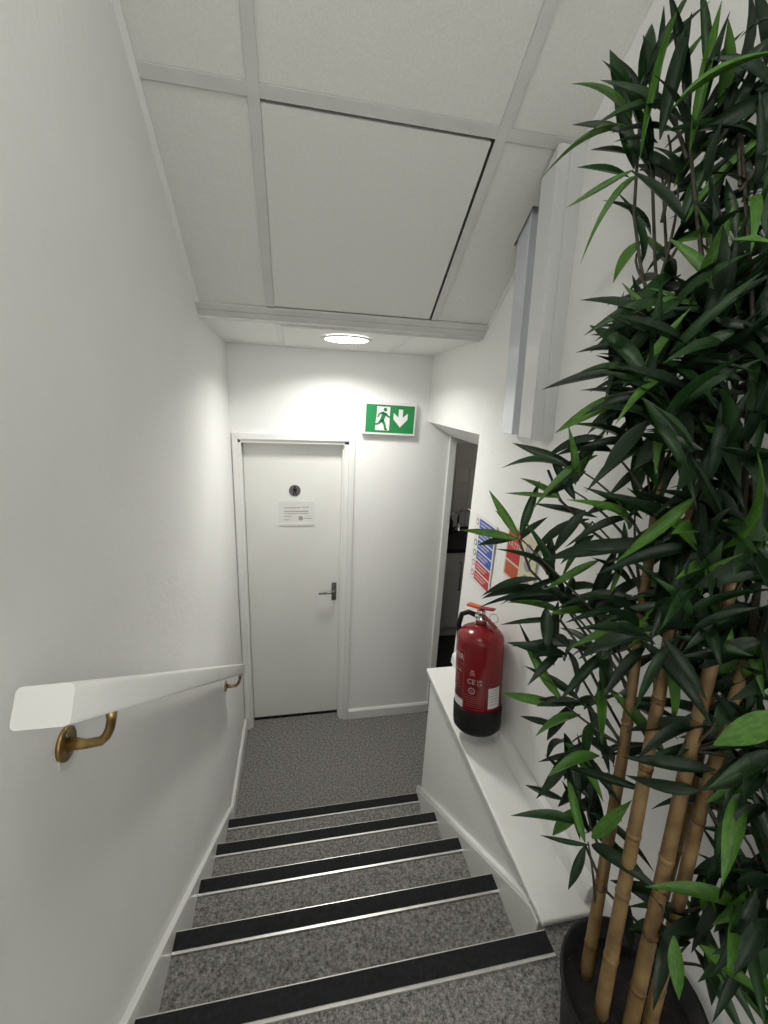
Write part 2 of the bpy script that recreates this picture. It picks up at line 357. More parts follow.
d2 = struct(empty('door_2', (1.65, 0, 0)), 'white frame of the doorway into the dark kitchen')
def d2p(o): o.location = (-1.65, 0, 0); return o
d2p(MB().box(X1, X1+0.042, -0.014, 0.121, 0, KH-0.042).build('jamb', WOOD, d2, 0.002))
d2p(MB().box(KR-0.042, KR, -0.014, 0.121, 0, KH-0.042).build('jamb', WOOD, d2, 0.002))
d2p(MB().box(X1, KR, -0.014, 0.121, KH-0.042, KH).build('head', WOOD, d2, 0.002))

# ------------------------------------------------------------------ kitchen beyond
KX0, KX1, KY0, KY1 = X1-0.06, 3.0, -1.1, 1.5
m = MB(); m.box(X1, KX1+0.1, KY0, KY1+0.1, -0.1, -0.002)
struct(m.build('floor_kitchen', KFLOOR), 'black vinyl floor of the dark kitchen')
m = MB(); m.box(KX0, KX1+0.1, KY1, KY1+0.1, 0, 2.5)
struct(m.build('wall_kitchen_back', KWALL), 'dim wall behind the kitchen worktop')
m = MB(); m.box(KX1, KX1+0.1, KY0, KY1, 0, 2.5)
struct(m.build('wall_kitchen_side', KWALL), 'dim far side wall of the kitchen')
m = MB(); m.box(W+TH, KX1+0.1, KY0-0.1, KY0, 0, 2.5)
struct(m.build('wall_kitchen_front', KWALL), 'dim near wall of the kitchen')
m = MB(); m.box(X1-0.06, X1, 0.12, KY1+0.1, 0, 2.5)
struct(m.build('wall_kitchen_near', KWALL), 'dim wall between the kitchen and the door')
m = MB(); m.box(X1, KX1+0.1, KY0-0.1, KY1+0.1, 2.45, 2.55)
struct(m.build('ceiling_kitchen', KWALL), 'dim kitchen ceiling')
wk = struct(empty('kitchen_fill_window', (KX1, 0.75, 1.2)), 'added unseen window-shaped glow that brightens the kitchen')  # added fill light, out of view, to lift the dark kitchen
MB().box(-0.02, 0.0, -0.4, 0.4, 0, 0.9).build('pane', mat('fill_pane', (0.5,0.5,0.5), 0.3, emit=((1.0,0.97,0.9), 1.1)), wk)  # glowing pane of the added fill window, out of view
m = MB()
for (a_, b_, c_, d_) in ((-0.45, -0.4, -0.05, 0.95), (0.4, 0.45, -0.05, 0.95), (-0.4, 0.4, -0.05, 0.0), (-0.4, 0.4, 0.9, 0.95)): m.box(-0.03, 0, a_, b_, c_, d_)
m.build('window_frame', WOOD, wk)  # surround of the added glowing pane
kb = struct(empty('trim_1', (2.0, KY1, 1.1)), 'row of splashback tiles above the kitchen worktop')
tm = MB().box(0, 0.145, -0.008, 0, 0, 0.145).mesh('splash_tile'); tm.materials.append(KTILE)
for i in range(8):
    for j in range(4):
        o = obj('tile', tm, KTILE, kb); o.location = (X1+0.18+i*0.15-2.0, 0, 0.905+j*0.15-1.1)
tag(MB().box(X1+0.01, 2.62, 0.865, 1.488, 0.862, 0.9).build('worktop', BLACK, None, 0.003), 'black kitchen worktop over the white cabinets', 'worktop')
def cabinet(x0, x1, hx, lab):
    c = tag(empty('base_cabinet', ((x0+x1)/2, 1.15, 0)), lab, 'cabinet', 'kitchen base cabinets')
    def q(o): o.location = (-(x0+x1)/2, -1.15, 0); return o
    q(MB().box(x0, x1, 0.905, 1.48, 0.1, 0.861).build('body', GREYC, c))
    q(MB().box(x0+0.01, x1-0.01, 0.93, 1.46, 0, 0.1).build('plinth', GREYC, c))
    d = q(MB().box(x0+0.003, x1-0.003, 0.885, 0.904, 0.11, 0.855).build('cabinet_door', GREYC, c, 0.002))
    MB().tube([(hx, 0.884, 0.50), (hx, 0.86, 0.50), (hx, 0.86, 0.76), (hx, 0.884, 0.76)], 0.007, 8).build('handle', STEEL, d)
cabinet(X1+0.04, 1.86, 1.775, 'white kitchen base cabinet with bar handle under the black worktop')
cabinet(1.862, 2.42, 1.95, 'white kitchen base cabinet further along beside the first one')
tp = tag(empty('kitchen_tap', (1.905, 1.36, 0.9)), 'tall curved mixer tap on the black worktop', 'tap')
MB().lathe([(0.0, 0), (0.03, 0), (0.03, 0.012), (0.02, 0.02), (0.018, 0.07), (0, 0.07)], (0,0,0.0005), 16).build('tap_base', CHROME, tp)
arc = [(0,0,0.06), (0,0,0.16)] + [(0.065-0.065*math.cos(t*math.pi/8), 0, 0.16+0.065*math.sin(t*math.pi/8)) for t in range(1, 9)] + [(0.13, 0, 0.13)]
MB().tube(arc, 0.011, 10).build('spout', CHROME, tp)
MB().tube([(0, -0.012, 0.045), (0, -0.05, 0.06)], 0.007, 8).build('tap_lever', CHROME, tp)
for (bx, by, hh, rr, lab) in ((1.80, 1.30, 0.17, 0.03, 'dark bottle standing on the worktop beside the tap'),):
    b = tag(empty('soap_bottle', (bx, by, 0.9)), lab, 'bottle')
    MB().lathe([(0, 0), (rr, 0), (rr, hh*0.7), (rr*0.4, hh*0.85), (rr*0.4, hh), (0, hh)], (0,0,0.0005), 16).build('bottle_body', BLACK, b)
    MB().tube([(0,0,hh), (0,0,hh+0.025), (0.03,0,hh+0.03)], 0.005, 8).build('pump', WHITE, b)

# ------------------------------------------------------------------ ceiling lights
def downlight(x, y, z, s, lab, tilt, spread):
    e = tag(empty('ceiling_light', (x, y, z)), lab, 'light')
    MB().lathe([(0.098, 0.0), (0.116, 0.0), (0.117, -0.002), (0.112, -0.005), (0.099, -0.006), (0.097, -0.003)], (0,0,0.001), 48).build('bezel', WHITE, e)
    MB().lathe([(0.0, -0.0055), (0.05, -0.0054), (0.085, -0.005), (0.0975, -0.004), (0.0975, 0.0)], (0,0,0.001), 48).build('diffuser', lampmat('lamp_diffuser', 6.0), e)
    ld_ = bpy.data.lights.new('led_disc', 'AREA'); ld_.shape = 'DISK'; ld_.size = 0.19; ld_.energy = s; ld_.spread = math.radians(spread); ld_.color = (1.0, 0.985, 0.925)
    lo = bpy.data.objects.new('led_disc', ld_); COL.objects.link(lo); lo.parent = e; lo.location = (0, 0, -0.006)
    e.rotation_euler = (-math.atan(tilt), 0, 0)
downlight(0.578, -0.40, LOWZ+0.40*LT-0.002, LAMP_LOW, 'round white ceiling light glowing above the lower landing', LT, 146)
downlight(0.30, -2.20, UPZ, LAMP_HIGH, 'round white ceiling light above the upper landing', 0, 175)

# ------------------------------------------------------------------ exit sign
es = tag(empty('exit_sign', (0.873, 0, 2.055)), 'green and white running man exit sign with down arrow above door corner', 'sign')
es.rotation_euler = (0, math.radians(1.2), 0)
hw, hh = 0.153, 0.092
MB().box(-hw, hw, -0.034, 0, -hh, hh).build('housing', WHITE, es, 0.004)
pn = MB().box(-hw+0.014, hw-0.012, -0.0355, -0.0335, -hh+0.014, hh-0.016).build('green_panel', GREEN, es)
def flat(poly, y, t=0.0006): return MB().prism([(px_, y, pz_) for px_, pz_ in poly], (0, -t, 0))
flat([(-0.083,-0.066),(-0.002,-0.066),(-0.002,0.066),(-0.078,0.066),(-0.078,0.02),(-0.083,-0.03)], -0.0355).build('doorway_mark', WHITE, pn)
ar = flat([(0.048,0.055),(0.073,0.055),(0.073,0.01),(0.102,0.035),(0.102,0.0),(0.0605,-0.045),(0.019,0.0),(0.019,0.035),(0.048,0.01)], -0.0355).build('arrow_mark', WHITE, pn)
man = MB()
def limb(a, b, wa, wb):
    a, b = Vector((a[0], 0, a[1])), Vector((b[0], 0, b[1])); d = (b-a).normalized(); n = Vector((-d.z, 0, d.x))
    q = [a+n*wa, a-n*wa, b-n*wb, b+n*wb]
    man.prism([(v.x, -0.0361, v.z) for v in q], (0, -0.0006, 0))
man.prism([(-0.030+0.011*math.cos(t*math.pi/6), -0.0361, 0.050+0.011*math.sin(t*math.pi/6)) for t in range(12)], (0,-0.0006,0))
limb((-0.032,0.034), (-0.048,-0.012), 0.013, 0.011)
limb((-0.030,0.030), (-0.010,0.010), 0.006, 0.005); limb((-0.010,0.010), (0.010,0.012), 0.005, 0.004)
limb((-0.038,0.034), (-0.062,0.026), 0.006, 0.005); limb((-0.062,0.026), (-0.072,0.006), 0.005, 0.004)
limb((-0.046,-0.008), (-0.030,-0.032), 0.009, 0.007); limb((-0.030,-0.032), (-0.024,-0.062), 0.007, 0.006); limb((-0.026,-0.060), (-0.013,-0.060), 0.005, 0.004)
limb((-0.050,-0.010), (-0.066,-0.030), 0.009, 0.006); limb((-0.066,-0.030), (-0.096,-0.034), 0.006, 0.004)
man.build('running_man', GREEN, pn)

# ------------------------------------------------------------------ door sign and notice
ts = tag(empty('toilet_sign', (0.338, LY, 1.614)), 'round grey toilet sign with black standing figure on the door', 'sign')
MB().tube([(0, -0.0005, 0), (0, -0.004, 0)], 0.034, 32).build('disc', DISC, ts)
fg = MB()
fg.prism([(0.0055*math.cos(t*math.pi/6), -0.0041, 0.0215+0.0055*math.sin(t*math.pi/6)) for t in range(12)], (0,-0.0006,0))
for pl in ([(-0.009,0.014),(0.009,0.014),(0.0075,-0.006),(-0.0075,-0.006)], [(-0.0075,-0.006),(-0.001,-0.006),(-0.006,-0.028),(-0.0125,-0.028)], [(0.001,-0.006),(0.0075,-0.006),(0.0125,-0.028),(0.006,-0.028)],
           [(-0.009,0.014),(-0.008,0.008),(-0.014,-0.006),(-0.017,-0.004)], [(0.009,0.014),(0.008,0.008),(0.014,-0.006),(0.017,-0.004)]):
    fg.prism([(a_, -0.0041, b_) for a_, b_ in pl], (0, -0.0006, 0))
fg.build('figure', BLACK, ts)
nt = tag(empty('paper_notice', (0.348, LY, 1.478)), 'small printed white notice in clear sleeve taped under toilet sign', 'notice')
MB().box(-0.102, 0.102, -0.002, -0.0003, -0.068, 0.068).build('sheet', PAPER, nt, 0.0004)
ln = MB()
for (xa, xb, zc, h_) in ((-0.075, 0.02, 0.030, 0.005), (0.025, 0.072, 0.034, 0.004), (-0.075, 0.068, 0.008, 0.007), (-0.075, 0.07, -0.006, 0.004), (-0.075, -0.03, -0.022, 0.004), (-0.075, -0.045, -0.044, 0.004), (0.045, 0.09, -0.037, 0.004)):
    ln.box(xa, xb, -0.0026, -0.002, zc-h_/2, zc+h_/2)
ln.build('text_lines', PRINTG, nt)
MB().tube([(0.024, -0.002, -0.036), (0.024, -0.0027, -0.036)], 0.0145, 20).build('round_stamp', PRINTG, nt)
sl_ = MB().box(-0.104, 0.104, -0.0022, -0.0002, 0.068, 0.071).box(-0.104, 0.104, -0.005, -0.0002, -0.082, -0.066).box(0.102, 0.105, -0.0022, -0.0002, -0.07, 0.07).box(-0.105, -0.102, -0.0022, -0.0002, -0.07, 0.07)
sl_.build('sleeve_edge', PAPER, nt)

# ------------------------------------------------------------------ handrail
hr = tag(empty('handrail', (0.06, -1.25, 1.35)), 'white painted timber handrail on brass brackets along the left wall', 'handrail')
def hrp(o): o.location = (-0.06, 1.25, -1.35); return o
xr0, xr1 = 0.036, 0.098
A0, A1 = on(76, 682.6, 0, xr1), on(245, 663.6, 0, xr1)          # top outer edge, near and far
dirr = (A1-A0).normalized(); nrm = Vector((0, -dirr.z, dirr.y)); nrm = nrm if nrm.z > 0 else -nrm
hgt = 0.047
def rp(x, base, h): return Vector((x, base.y, base.z)) + nrm*h
sec = []
r_ = 0.007
B = A0 - dirr*0.0
for (x, h, cx, cz, a0) in ((xr0, 0, 1, -1, 90), (xr1, 0, -1, -1, 0), (xr1, -hgt, -1, 1, -90), (xr0, -hgt, 1, 1, 180)):
    for t in range(5):
        th = math.radians(a0 + (90-22.5*t if True else 0)) if False else math.radians({90:180,0:90,-90:0,180:270}[a0] - 22.5*t)
        sec.append(rp(x+cx*r_+r_*math.cos(th), A0, h+cz*r_+r_*math.sin(th)))
L_ = (A1-A0).length
m = MB(); n = len(sec); far = [p+dirr*L_ for p in sec]
m.add(sec+far, [(i, (i+1) % n, n+(i+1) % n, n+i) for i in range(n)], True)
m.add(sec, [tuple(range(n))]); m.add(far, [tuple(range(n))[::-1]])
rail = m.build('rail', WOOD, hr); hrp(rail)
bm = bmesh.new(); bm.from_mesh(rail.data); bmesh.ops.remove_doubles(bm, verts=bm.verts, dist=1e-5); bmesh.ops.recalc_face_normals(bm, faces=bm.faces)
bm.to_mesh(rail.data); bm.free()
def bracket(yc, zc):
    top = A0 + dirr*((yc-A0.y)/dirr.y)                     # rail top at this y
    zt = top.z - hgt/nrm.z + 0.003
    xm = (xr0+xr1)/2+0.004
    e = hrp(MB().tube([(0.0003, yc, zc), (0.006, yc, zc)], 0.026, 20).build('bracket', BRASS, hr))
    zl = zc+0.0
    pts = [(0.004, yc, zl), (0.03, yc, zl-0.004)] + [(xm-0.028+0.03*math.sin(t*math.pi/10), yc, zl-0.004+(zt-zl+0.004)*(1-math.cos(t*math.pi/10))) for t in range(1, 6)]
    MB().tube(pts, [0.011, 0.0075, 0.0075, 0.0072, 0.007, 0.007, 0.009], 10).build('bracket_arm', BRASS, e)
    MB().prism([(xm-0.012, yc-0.022, zt-0.003+0.022*SR), (xm+0.012, yc-0.022, zt-0.003+0.022*SR), (xm+0.012, yc+0.022, zt-0.003-0.022*SR), (xm-0.012, yc+0.022, zt-0.003-0.022*SR)], (0,0,0.003)).build('saddle', BRASS, e)
    for dz in (-0.016, 0.016): MB().tube([(0.006, yc, zc+dz), (0.0085, yc, zc+dz)], 0.0045, 8).build('screw', STEEL, e)
pb = on(64, 744, 0, 0.0); bracket(pb.y, pb.z)
pf = on(226, 686, 0, 0.0); bracket(pf.y-0.02, pf.z+0.015)
# chipped filler patch under the near rose
hrp(MB().tube([(0.0002, pb.y+0.002, pb.z-0.018), (0.0022, pb.y+0.002, pb.z-0.018)], 0.026, 14).build('filler_patch', WHITE, hr))

# ------------------------------------------------------------------ trunking
def ceil_z(y): return ZS + SL*(YS-y)
zb = 2.083
t1 = tag(empty('cable_trunking', (1.07, -1.14, zb)), 'bluish white narrow cable trunking going up through a ceiling tile', 'trunking', 'cable trunking on the right wall')
def t1p(o): o.location = (-1.07, 1.14, -zb); return o
LEAN = 0.083
def riser(x0, x1, ya, yb, z0, over=0.03):
    m = MB(); lo = []; hi = []
    for (x, y) in ((x0,ya), (x1,ya), (x1,yb), (x0,yb)):
        zt = (ZS+SL*(YS-y+LEAN*zb) + over)/(1+SL*LEAN)       # leaning riser meets the sloped ceiling
        wl = x == W
        lo.append((WX(z0) if wl else x, y+LEAN*(z0-zb), z0)); hi.append((WX(zt) if wl else x, y+LEAN*(zt-zb), zt))
    return m.add(lo+hi, [(0,3,2,1),(4,5,6,7),(0,1,5,4),(1,2,6,5),(2,3,7,6),(3,0,4,7)])
t1p(riser(1.091, W, -1.083, -1.012, zb+0.002, 0.04).build('channel', TRUNKB, t1, 0.001))
t1p(riser(1.083, 1.0925, -1.085, -1.010, zb, 0.04).build('cover', TRUNKB, t1, 0.002))
t2 = tag(empty('cable_trunking', (1.09, -1.22, zb)), 'wide white cable trunking fixed to the wall beside the narrow bluish one', 'trunking', 'cable trunking on the right wall')
def t2p(o): o.location = (-1.09, 1.22, -zb); return o
t2p(riser(1.0655, W, -1.256, -1.174, zb, -0.004).build('channel', TRUNK, t2, 0.001))
t2p(riser(1.060, 1.068, -1.254, -1.176, zb+0.003, -0.004).build('cover', TRUNK, t2, 0.002))
t2p(riser(1.096, W, -1.260, -1.256, zb+0.002, -0.004).build('side_lip', TRUNK, t2, 0.0008))

# ------------------------------------------------------------------ wall signs
def on_wall(px, py): p = on(px, py, 0, W); return (p.y, p.z)
def wall_poly(poly, d0, t): return MB().prism([(W-d0, y, z) for y, z in poly], (-t, 0, 0))
y0, y1_ = on_wall(470, 577)[0], on_wall(489, 595)[0]
zlo = (on_wall(470, 577)[1]+on_wall(489, 595)[1])/2; zhi = zlo + 0.30
sg = tag(empty('fire_notice', (W, (y0+y1_)/2, zlo)), 'white fire action notice with blue and red panels above the extinguisher', 'sign')
def sgp(o): o.location = (-W, -(y0+y1_)/2, -zlo); return o
sgp(wall_poly([(y0,zlo),(y1_,zlo),(y1_,zhi),(y0,zhi)], 0.0003, 0.003).build('backing', WHITE, sg, 0.0005))
H = zhi-zlo; wd = y0-y1_
for i in range(6):
    za = zlo+0.012+i*(H-0.018)/6; zc = za+(H-0.018)/6-0.007
    ya, yc_ = y0-0.24*wd, y1_+0.05*wd
    bpanel = sgp(wall_poly([(ya,za),(yc_,za),(yc_,zc),(ya,zc)], 0.0033, 0.0006).build('panel', SRED if i < 2 else BLUE, sg))
    ll = MB()
    for t in range(2):
        zz = zc-0.010-t*0.013
        ll.prism([(W-0.0039, ya-0.012, zz), (W-0.0039, ya-0.012-wd*(0.42 if t else 0.5), zz), (W-0.0039, ya-0.012-wd*(0.42 if t else 0.5), zz-0.005), (W-0.0039, ya-0.012, zz-0.005)], (-0.0004,0,0))
    ll.build('text_lines', PRINTW, bpanel)
    yc2, zc2 = y0-0.13*wd, (za+zc)/2
    ring = [(W-0.0034, yc2+0.014*math.cos(q*math.pi/8), zc2+0.014*math.sin(q*math.pi/8)) for q in range(16)]
    sgp(MB().prism(ring, (-0.0005,0,0)).build('symbol', [PALER, PALER, LEAFM, LEAFM, PALER, PALER][i], sg))
    ring2 = [(W-0.0040, yc2+0.0095*math.cos(q*math.pi/8), zc2+0.0095*math.sin(q*math.pi/8)) for q in range(16)]
    sgp(MB().prism(ring2, (-0.0004,0,0)).build('symbol_centre', WHITE, sg))
q0, q1 = on_wall(504.5, 573), on_wall(534, 600)
ya, yb_ = on_wall(505, 560)[0], on_wall(533, 590)[0]
zl2 = on_wall(505, 574)[1]; 
s2 = tag(empty('extinguisher_sign', (W, (ya+yb_)/2, zl2)), 'red and cream extinguisher identification sign half hidden by bamboo leaves', 'sign')
def s2p(o): o.location = (-W, -(ya+yb_)/2, -zl2); return o
zh2 = zl2+0.20; wd2 = ya-yb_
s2p(wall_poly([(ya,zl2),(yb_,zl2),(yb_,zh2),(ya,zh2)], 0.0003, 0.002).build('backing', CREAM, s2, 0.0004))
p1 = s2p(wall_poly([(ya-0.01,zl2+0.068),(ya-0.5*wd2,zl2+0.068),(ya-0.5*wd2,zh2-0.008),(ya-0.01,zh2-0.008)], 0.0023, 0.0006).build('red_panel', SRED, s2))
p2 = s2p(wall_poly([(ya-0.01,zl2+0.008),(ya-0.5*wd2,zl2+0.008),(ya-0.5*wd2,zl2+0.06),(ya-0.01,zl2+0.06)], 0.0023, 0.0006).build('orange_panel', mat('sign_orange', (0.55, 0.10, 0.03), 0.4, col2=(0.5, 0.09, 0.03), scale=20), s2))
tmesh = text_mesh('WATER', 0.034); tmesh.materials.append(CREAM)
to = obj('lettering', tmesh, CREAM, p1); to.matrix_local = Matrix.Translation((W-0.0034, ya-0.26*wd2, zl2+0.13)) @ Matrix(((0,0,-1,0),(-1,0,0,0),(0,1,0,0),(0,0,0,1)))
for i in range(3):
    yc2, zc2 = ya-0.75*wd2, zl2+0.04+i*0.055
    s2p(MB().prism([(W-0.0024, yc2+0.022*math.cos(q*math.pi/8), zc2+0.022*math.sin(q*math.pi/8)) for q in range(16)], (-0.0005,0,0)).build('symbol', PRINTG, s2))

# ------------------------------------------------------------------ fire extinguisher
EX, EY, EZ = 1.020, -1.218, 1.000
ex = tag(empty('fire_extinguisher', (EX, EY, EZ)), 'red fire extinguisher with black base hanging on the wall above the ledge', 'fire extinguisher')
ex.rotation_euler = (math.radians(-9), 0, 0)
RB = 0.0865
dom = [(RB*math.cos(t*math.pi/16), 0.345+0.055*math.sin(t*math.pi/16)) for t in range(0, 8)]
body = MB().lathe([(0, 0.02), (RB, 0.02), (RB, 0.345)] + dom[1:] + [(0.020, 0.400), (0.020, 0.412), (0, 0.412)], seg=48).build('cylinder', RED, ex)
MB().lathe([(0, 0.0), (RB*0.9, 0.0), (RB+0.001, 0.012), (RB+0.003, 0.03), (RB+0.003, 0.092), (RB+0.001, 0.096), (RB, 0.096)], seg=48).build('base_skirt', BLACK, ex)
valve = MB().lathe([(0.0, 0.410), (0.019, 0.410), (0.019, 0.422), (0.014, 0.424), (0.014, 0.438), (0.017, 0.440), (0.017, 0.452), (0, 0.454)], seg=20)
valve.tube([(0, 0, 0.43), (-0.022, 0.008, 0.43)], 0.008, 10)
valve.build('valve', CHROME, ex)
ld = Vector((0.62, -0.78, 0)).normalized(); lp = Vector((-ld.y, ld.x, 0))
def lever(a, b, w_, t_, za, zb_):
    pa, pb_ = ld*a + Vector((0,0,za)), ld*b + Vector((0,0,zb_))
    poly = [pa-lp*w_, pa+lp*w_, pb_+lp*w_*0.8, pb_-lp*w_*0.8]
    return MB().prism(poly, (0,0,t_))
lever(-0.004, 0.052, 0.013, 0.008, 0.456, 0.462).build('top_lever', DRED, ex, 0.003)
lever(0.0, 0.062, 0.012, 0.006, 0.436, 0.395).build('carry_handle', DRED, ex, 0.002)
lever(-0.056, 0.0, 0.015, 0.010, 0.458, 0.456).build('safety_cap', ORANGE, ex, 0.003)
hs = [(-0.015,0.01,0.43), (-0.038,0.03,0.437), (-0.058,0.045,0.425), (-0.062,0.062,0.38), (-0.050,0.086,0.32), (-0.03,0.097,0.2), (-0.02,0.1,0.11)]
MB().tube(hs, 0.0095, 10).build('hose', BLACK, ex)
rc = ld*0.058 + Vector((0,0,0.440))
MB().tube([rc + (ld*math.cos(t*math.pi/10)+Vector((0,0,1))*math.sin(t*math.pi/10))*0.016 - lp*0.016 for t in range(21)], 0.0016, 6, False).build('pin_ring', CHROME, ex)
MB().box(RB-0.03, W-EX-0.001, 0.02, 0.045, 0.25, 0.29).build('wall_hook', BLACK, ex)
def wrap(me, ang, z0, dr=0.0006):     # bend a flat mesh (x along the circumference, y up) round the cylinder
    for v in me.vertices:
        th = ang + v.co.x/RB
        v.co = Vector(((RB+dr)*math.cos(th), (RB+dr)*math.sin(th), z0+v.co.y))
    return me
def strip(w_, h_, ang, z0, name, mt, dr=0.0005, n_=12):
    vs = []; fs = []
    for i in range(n_+1):
        for h in (-h_/2, h_/2): vs.append((-w_/2+w_*i/n_, h, 0))
    for i in range(n_): fs.append((2*i, 2*i+2, 2*i+3, 2*i+1))
    me = bpy.data.meshes.new(name); me.from_pydata(vs, [], fs); wrap(me, ang, z0, dr)
    return obj(name, me, mt, body)
def wtext(t, size, ang, z0, mt):
    me = text_mesh(t, size); me.materials.append(mt)
    wrap(me, ang, z0, 0.0011); return obj('lettering', me, mt, body)
fa = math.atan2(-0.70, -0.40)         # direction on the cylinder that shows to the stairs
A = lambda deg: fa + math.radians(deg)
def boxline(ang, z0, w_, h_, nm='label_border'):
    t = 0.0012
    for zz in (z0-h_/2, z0+h_/2): strip(w_, t, ang, zz, nm, PALER, 0.0008)
    for aa in (ang-w_/2/RB, ang+w_/2/RB): strip(t, h_, aa, z0, nm, PALER, 0.0008, 1)
boxline(A(-66), 0.292, 0.10, 0.052); wtext('WATER', 0.030, A(-67), 0.292, PRINTW)
boxline(A(-66), 0.190, 0.10, 0.120)
wtext('EXTINGUISHER', 0.0105, A(-64), 0.238, PRINTW)
for i in range(5): strip(0.05, 0.003, A(-62), 0.222-i*0.013, 'text_line', PALER)
strip(0.10, 0.030, A(-66), 0.117, 'white_label', PAPER)
wtext('CE', 0.026, A(-12), 0.212, PRINTW)
wtext('UK', 0.014, A(8), 0.218, PRINTW); wtext('CA', 0.014, A(8), 0.206, PRINTW)
strip(0.018, 0.014, A(-10), 0.242, 'small_mark', PALER); strip(0.012, 0.003, A(-10), 0.253, 'small_mark', PRINTW)
me = bpy.data.meshes.new('round_mark'); vs = []; fs = []
for q in range(20):
    for rr in (0.0095, 0.012): vs.append((rr*math.cos(q*math.pi/10), rr*math.sin(q*math.pi/10), 0))
fs = [(2*q, 2*q+1, (2*q+3) % 40, (2*q+2) % 40) for q in range(20)]
me.from_pydata(vs, [], fs); wrap(me, A(-10), 0.178, 0.0008); obj('round_mark', me, PRINTW, body); wtext('Q', 0.010, A(-10), 0.178, PRINTW)
boxline(A(-5), 0.133, 0.072, 0.05, 'label_border')
for i in range(5): strip(0.06, 0.0018, A(-5), 0.15-i*0.008, 'text_line', PALER)
strip(0.052, 0.078, A(47), 0.152, 'inspection_label', PAPER)
for i in range(6): strip(0.04, 0.0025, A(47), 0.183-i*0.011, 'text_line', PRINTG, 0.0009)

# ------------------------------------------------------------------ artificial bamboo
PC = Vector((0.975, -2.045, TOPZ))
pl = tag(empty('artificial_bamboo', PC), 'tall artificial bamboo plant in black pot on the upper landing', 'plant')
PH = 0.20
pot = MB().lathe([(0, 0), (0.095, 0), (0.100, 0.004), (0.122, PH-0.012), (0.127, PH-0.010), (0.128, PH), (0.120, PH), (0.112, PH-0.05), (0, PH-0.05)], (0,0,-0.003), 40).build('pot', BLACK, pl)
MB().lathe([(0.113, PH-0.047), (0.08, PH-0.042), (0.03, PH-0.037), (0, PH-0.036)], (0,0,0), 28).build('soil', SOIL, pl)
NP = Vector((0.73, 0.68, 0)).normalized(); CA0 = Vector((0.955, -2.03, 1.07)); CT = Vector((0.06, 0.235, 1.0))
def onplane(px, py, off=0.0):
    d = ray(px, py); n2 = NP - Vector((0, 0, NP.dot(CT)))      # (p-CA0-CT*(z-z0)).NP = off
    t = (off - n2.dot(CAM) + n2.dot(CA0))/n2.dot(d)
    p = CAM + d*t
    return on(px, py, 0, 1.083) if p.x > 1.083 else p
def fixx(p):
    if p.x > 1.085: p = Vector((1.085, p.y, p.z))
    return p
canes = []
def cane(base_px, mid, top, r0):
    b = on(*base_px, 2, 1.10); b = Vector((b.x, b.y, 1.08))
    pts = [b, Vector(mid), Vector(top)]
    canes.append(pts)
    L = []; R = []
    n = 34
    for i in range(n+1):
        t = i/n
        p = (pts[0].lerp(pts[1], t/0.55) if t < 0.55 else pts[1].lerp(pts[2], (t-0.55)/0.45))
        L.append(p - PC); R.append(r0*(1.0-0.35*t))
    c = MB().tube(L, R, 12).build('cane', CANE, pl)
    k = random.uniform(0.07, 0.13)
    while k < 0.97:
        i = k*n; ii = int(i); p = L[ii].lerp(L[min(ii+1, n)], i-ii); d = (L[min(ii+1, n)]-L[max(ii-1, 0)]).normalized()
        rr = R[ii]
        MB().tube([p-d*0.006, p-d*0.002, p+d*0.0015, p+d*0.005], [rr*1.0, rr*1.09, rr*1.09, rr*1.0], 12).build('node_ring', CANEN if random.random() < .35 else CANE, c)
        k += random.uniform(0.11, 0.16)
def cane_at(base_px, mid_px, x, top_px, xt, tip, r0):
    md = on(*mid_px, 0, x); tp_ = on(*top_px, 0, xt)
    cane(base_px, md, tp_, r0)
    tip = Vector(tip)
    MB().tube([tp_-PC, tp_.lerp(tip, 0.5)+Vector((0.01,-0.01,0))-PC, tip-PC], [0.005, 0.0038, 0.002], 6).build('stem', TWIG, pl)
    canes.append([canes[-1][1], tp_, tip])
cane_at((587, 972), (624, 747), 0.955, (660, 478), 0.985, (1.00, -1.68, 2.60), 0.0120)
cane_at((602, 1010), (652, 735), 0.955, (702, 455), 1.005, (0.99, -1.70, 2.72), 0.0130)
cane_at((630, 1030), (690, 752), 0.985, (742, 540), 1.02, (1.03, -1.78, 2.66), 0.0132)
cane_at((650, 1026), (703, 800), 1.01, (752, 640), 1.035, (1.05, -1.86, 2.50), 0.0120)
cane_at((640, 985), (692, 790), 1.03, (758, 470), 1.065, (1.06, -1.74, 2.55), 0.0105)

def leaf_mesh(name, bend, mt, wave=0.0, n_=8):
    vs = []; fs = []
    for i in range(n_+1):
        t = i/n_
        wd_ = 0.5*math.sin(math.pi*t**0.80)**0.95 if 0 < i < n_ else 0.05
        if i == n_: wd_ = 0.01
        zc = -bend*t*t; xc = t*(1-0.25*abs(bend)*t)
        yo_ = wave*math.sin(t*3.0)
        for s_ in (-1, 0, 1): vs.append((xc, yo_+s_*wd_, zc+(0.16*wd_ if s_ else 0.0)*0.12/0.12))
    for i in range(n_):
        for s_ in (0, 1):
            a_ = i*3+s_; fs.append((a_, a_+3, a_+4, a_+1))
    me = bpy.data.meshes.new(name); me.from_pydata(vs, [], fs); me.polygons.foreach_set('use_smooth', [True]*len(fs)); me.materials.append(mt)
    return me
LM = {}
SHAPES = ((0.05, 0), (0.22, 0.05), (0.38, -0.06), (0.6, 0.04), (-0.12, 0.03))
for key, mt in (('d', LEAFD), ('m', LEAFM), ('l', LEAFL)):
    LM[key] = [leaf_mesh('leaf', b_, mt, w_) for b_, w_ in SHAPES]
placed = []
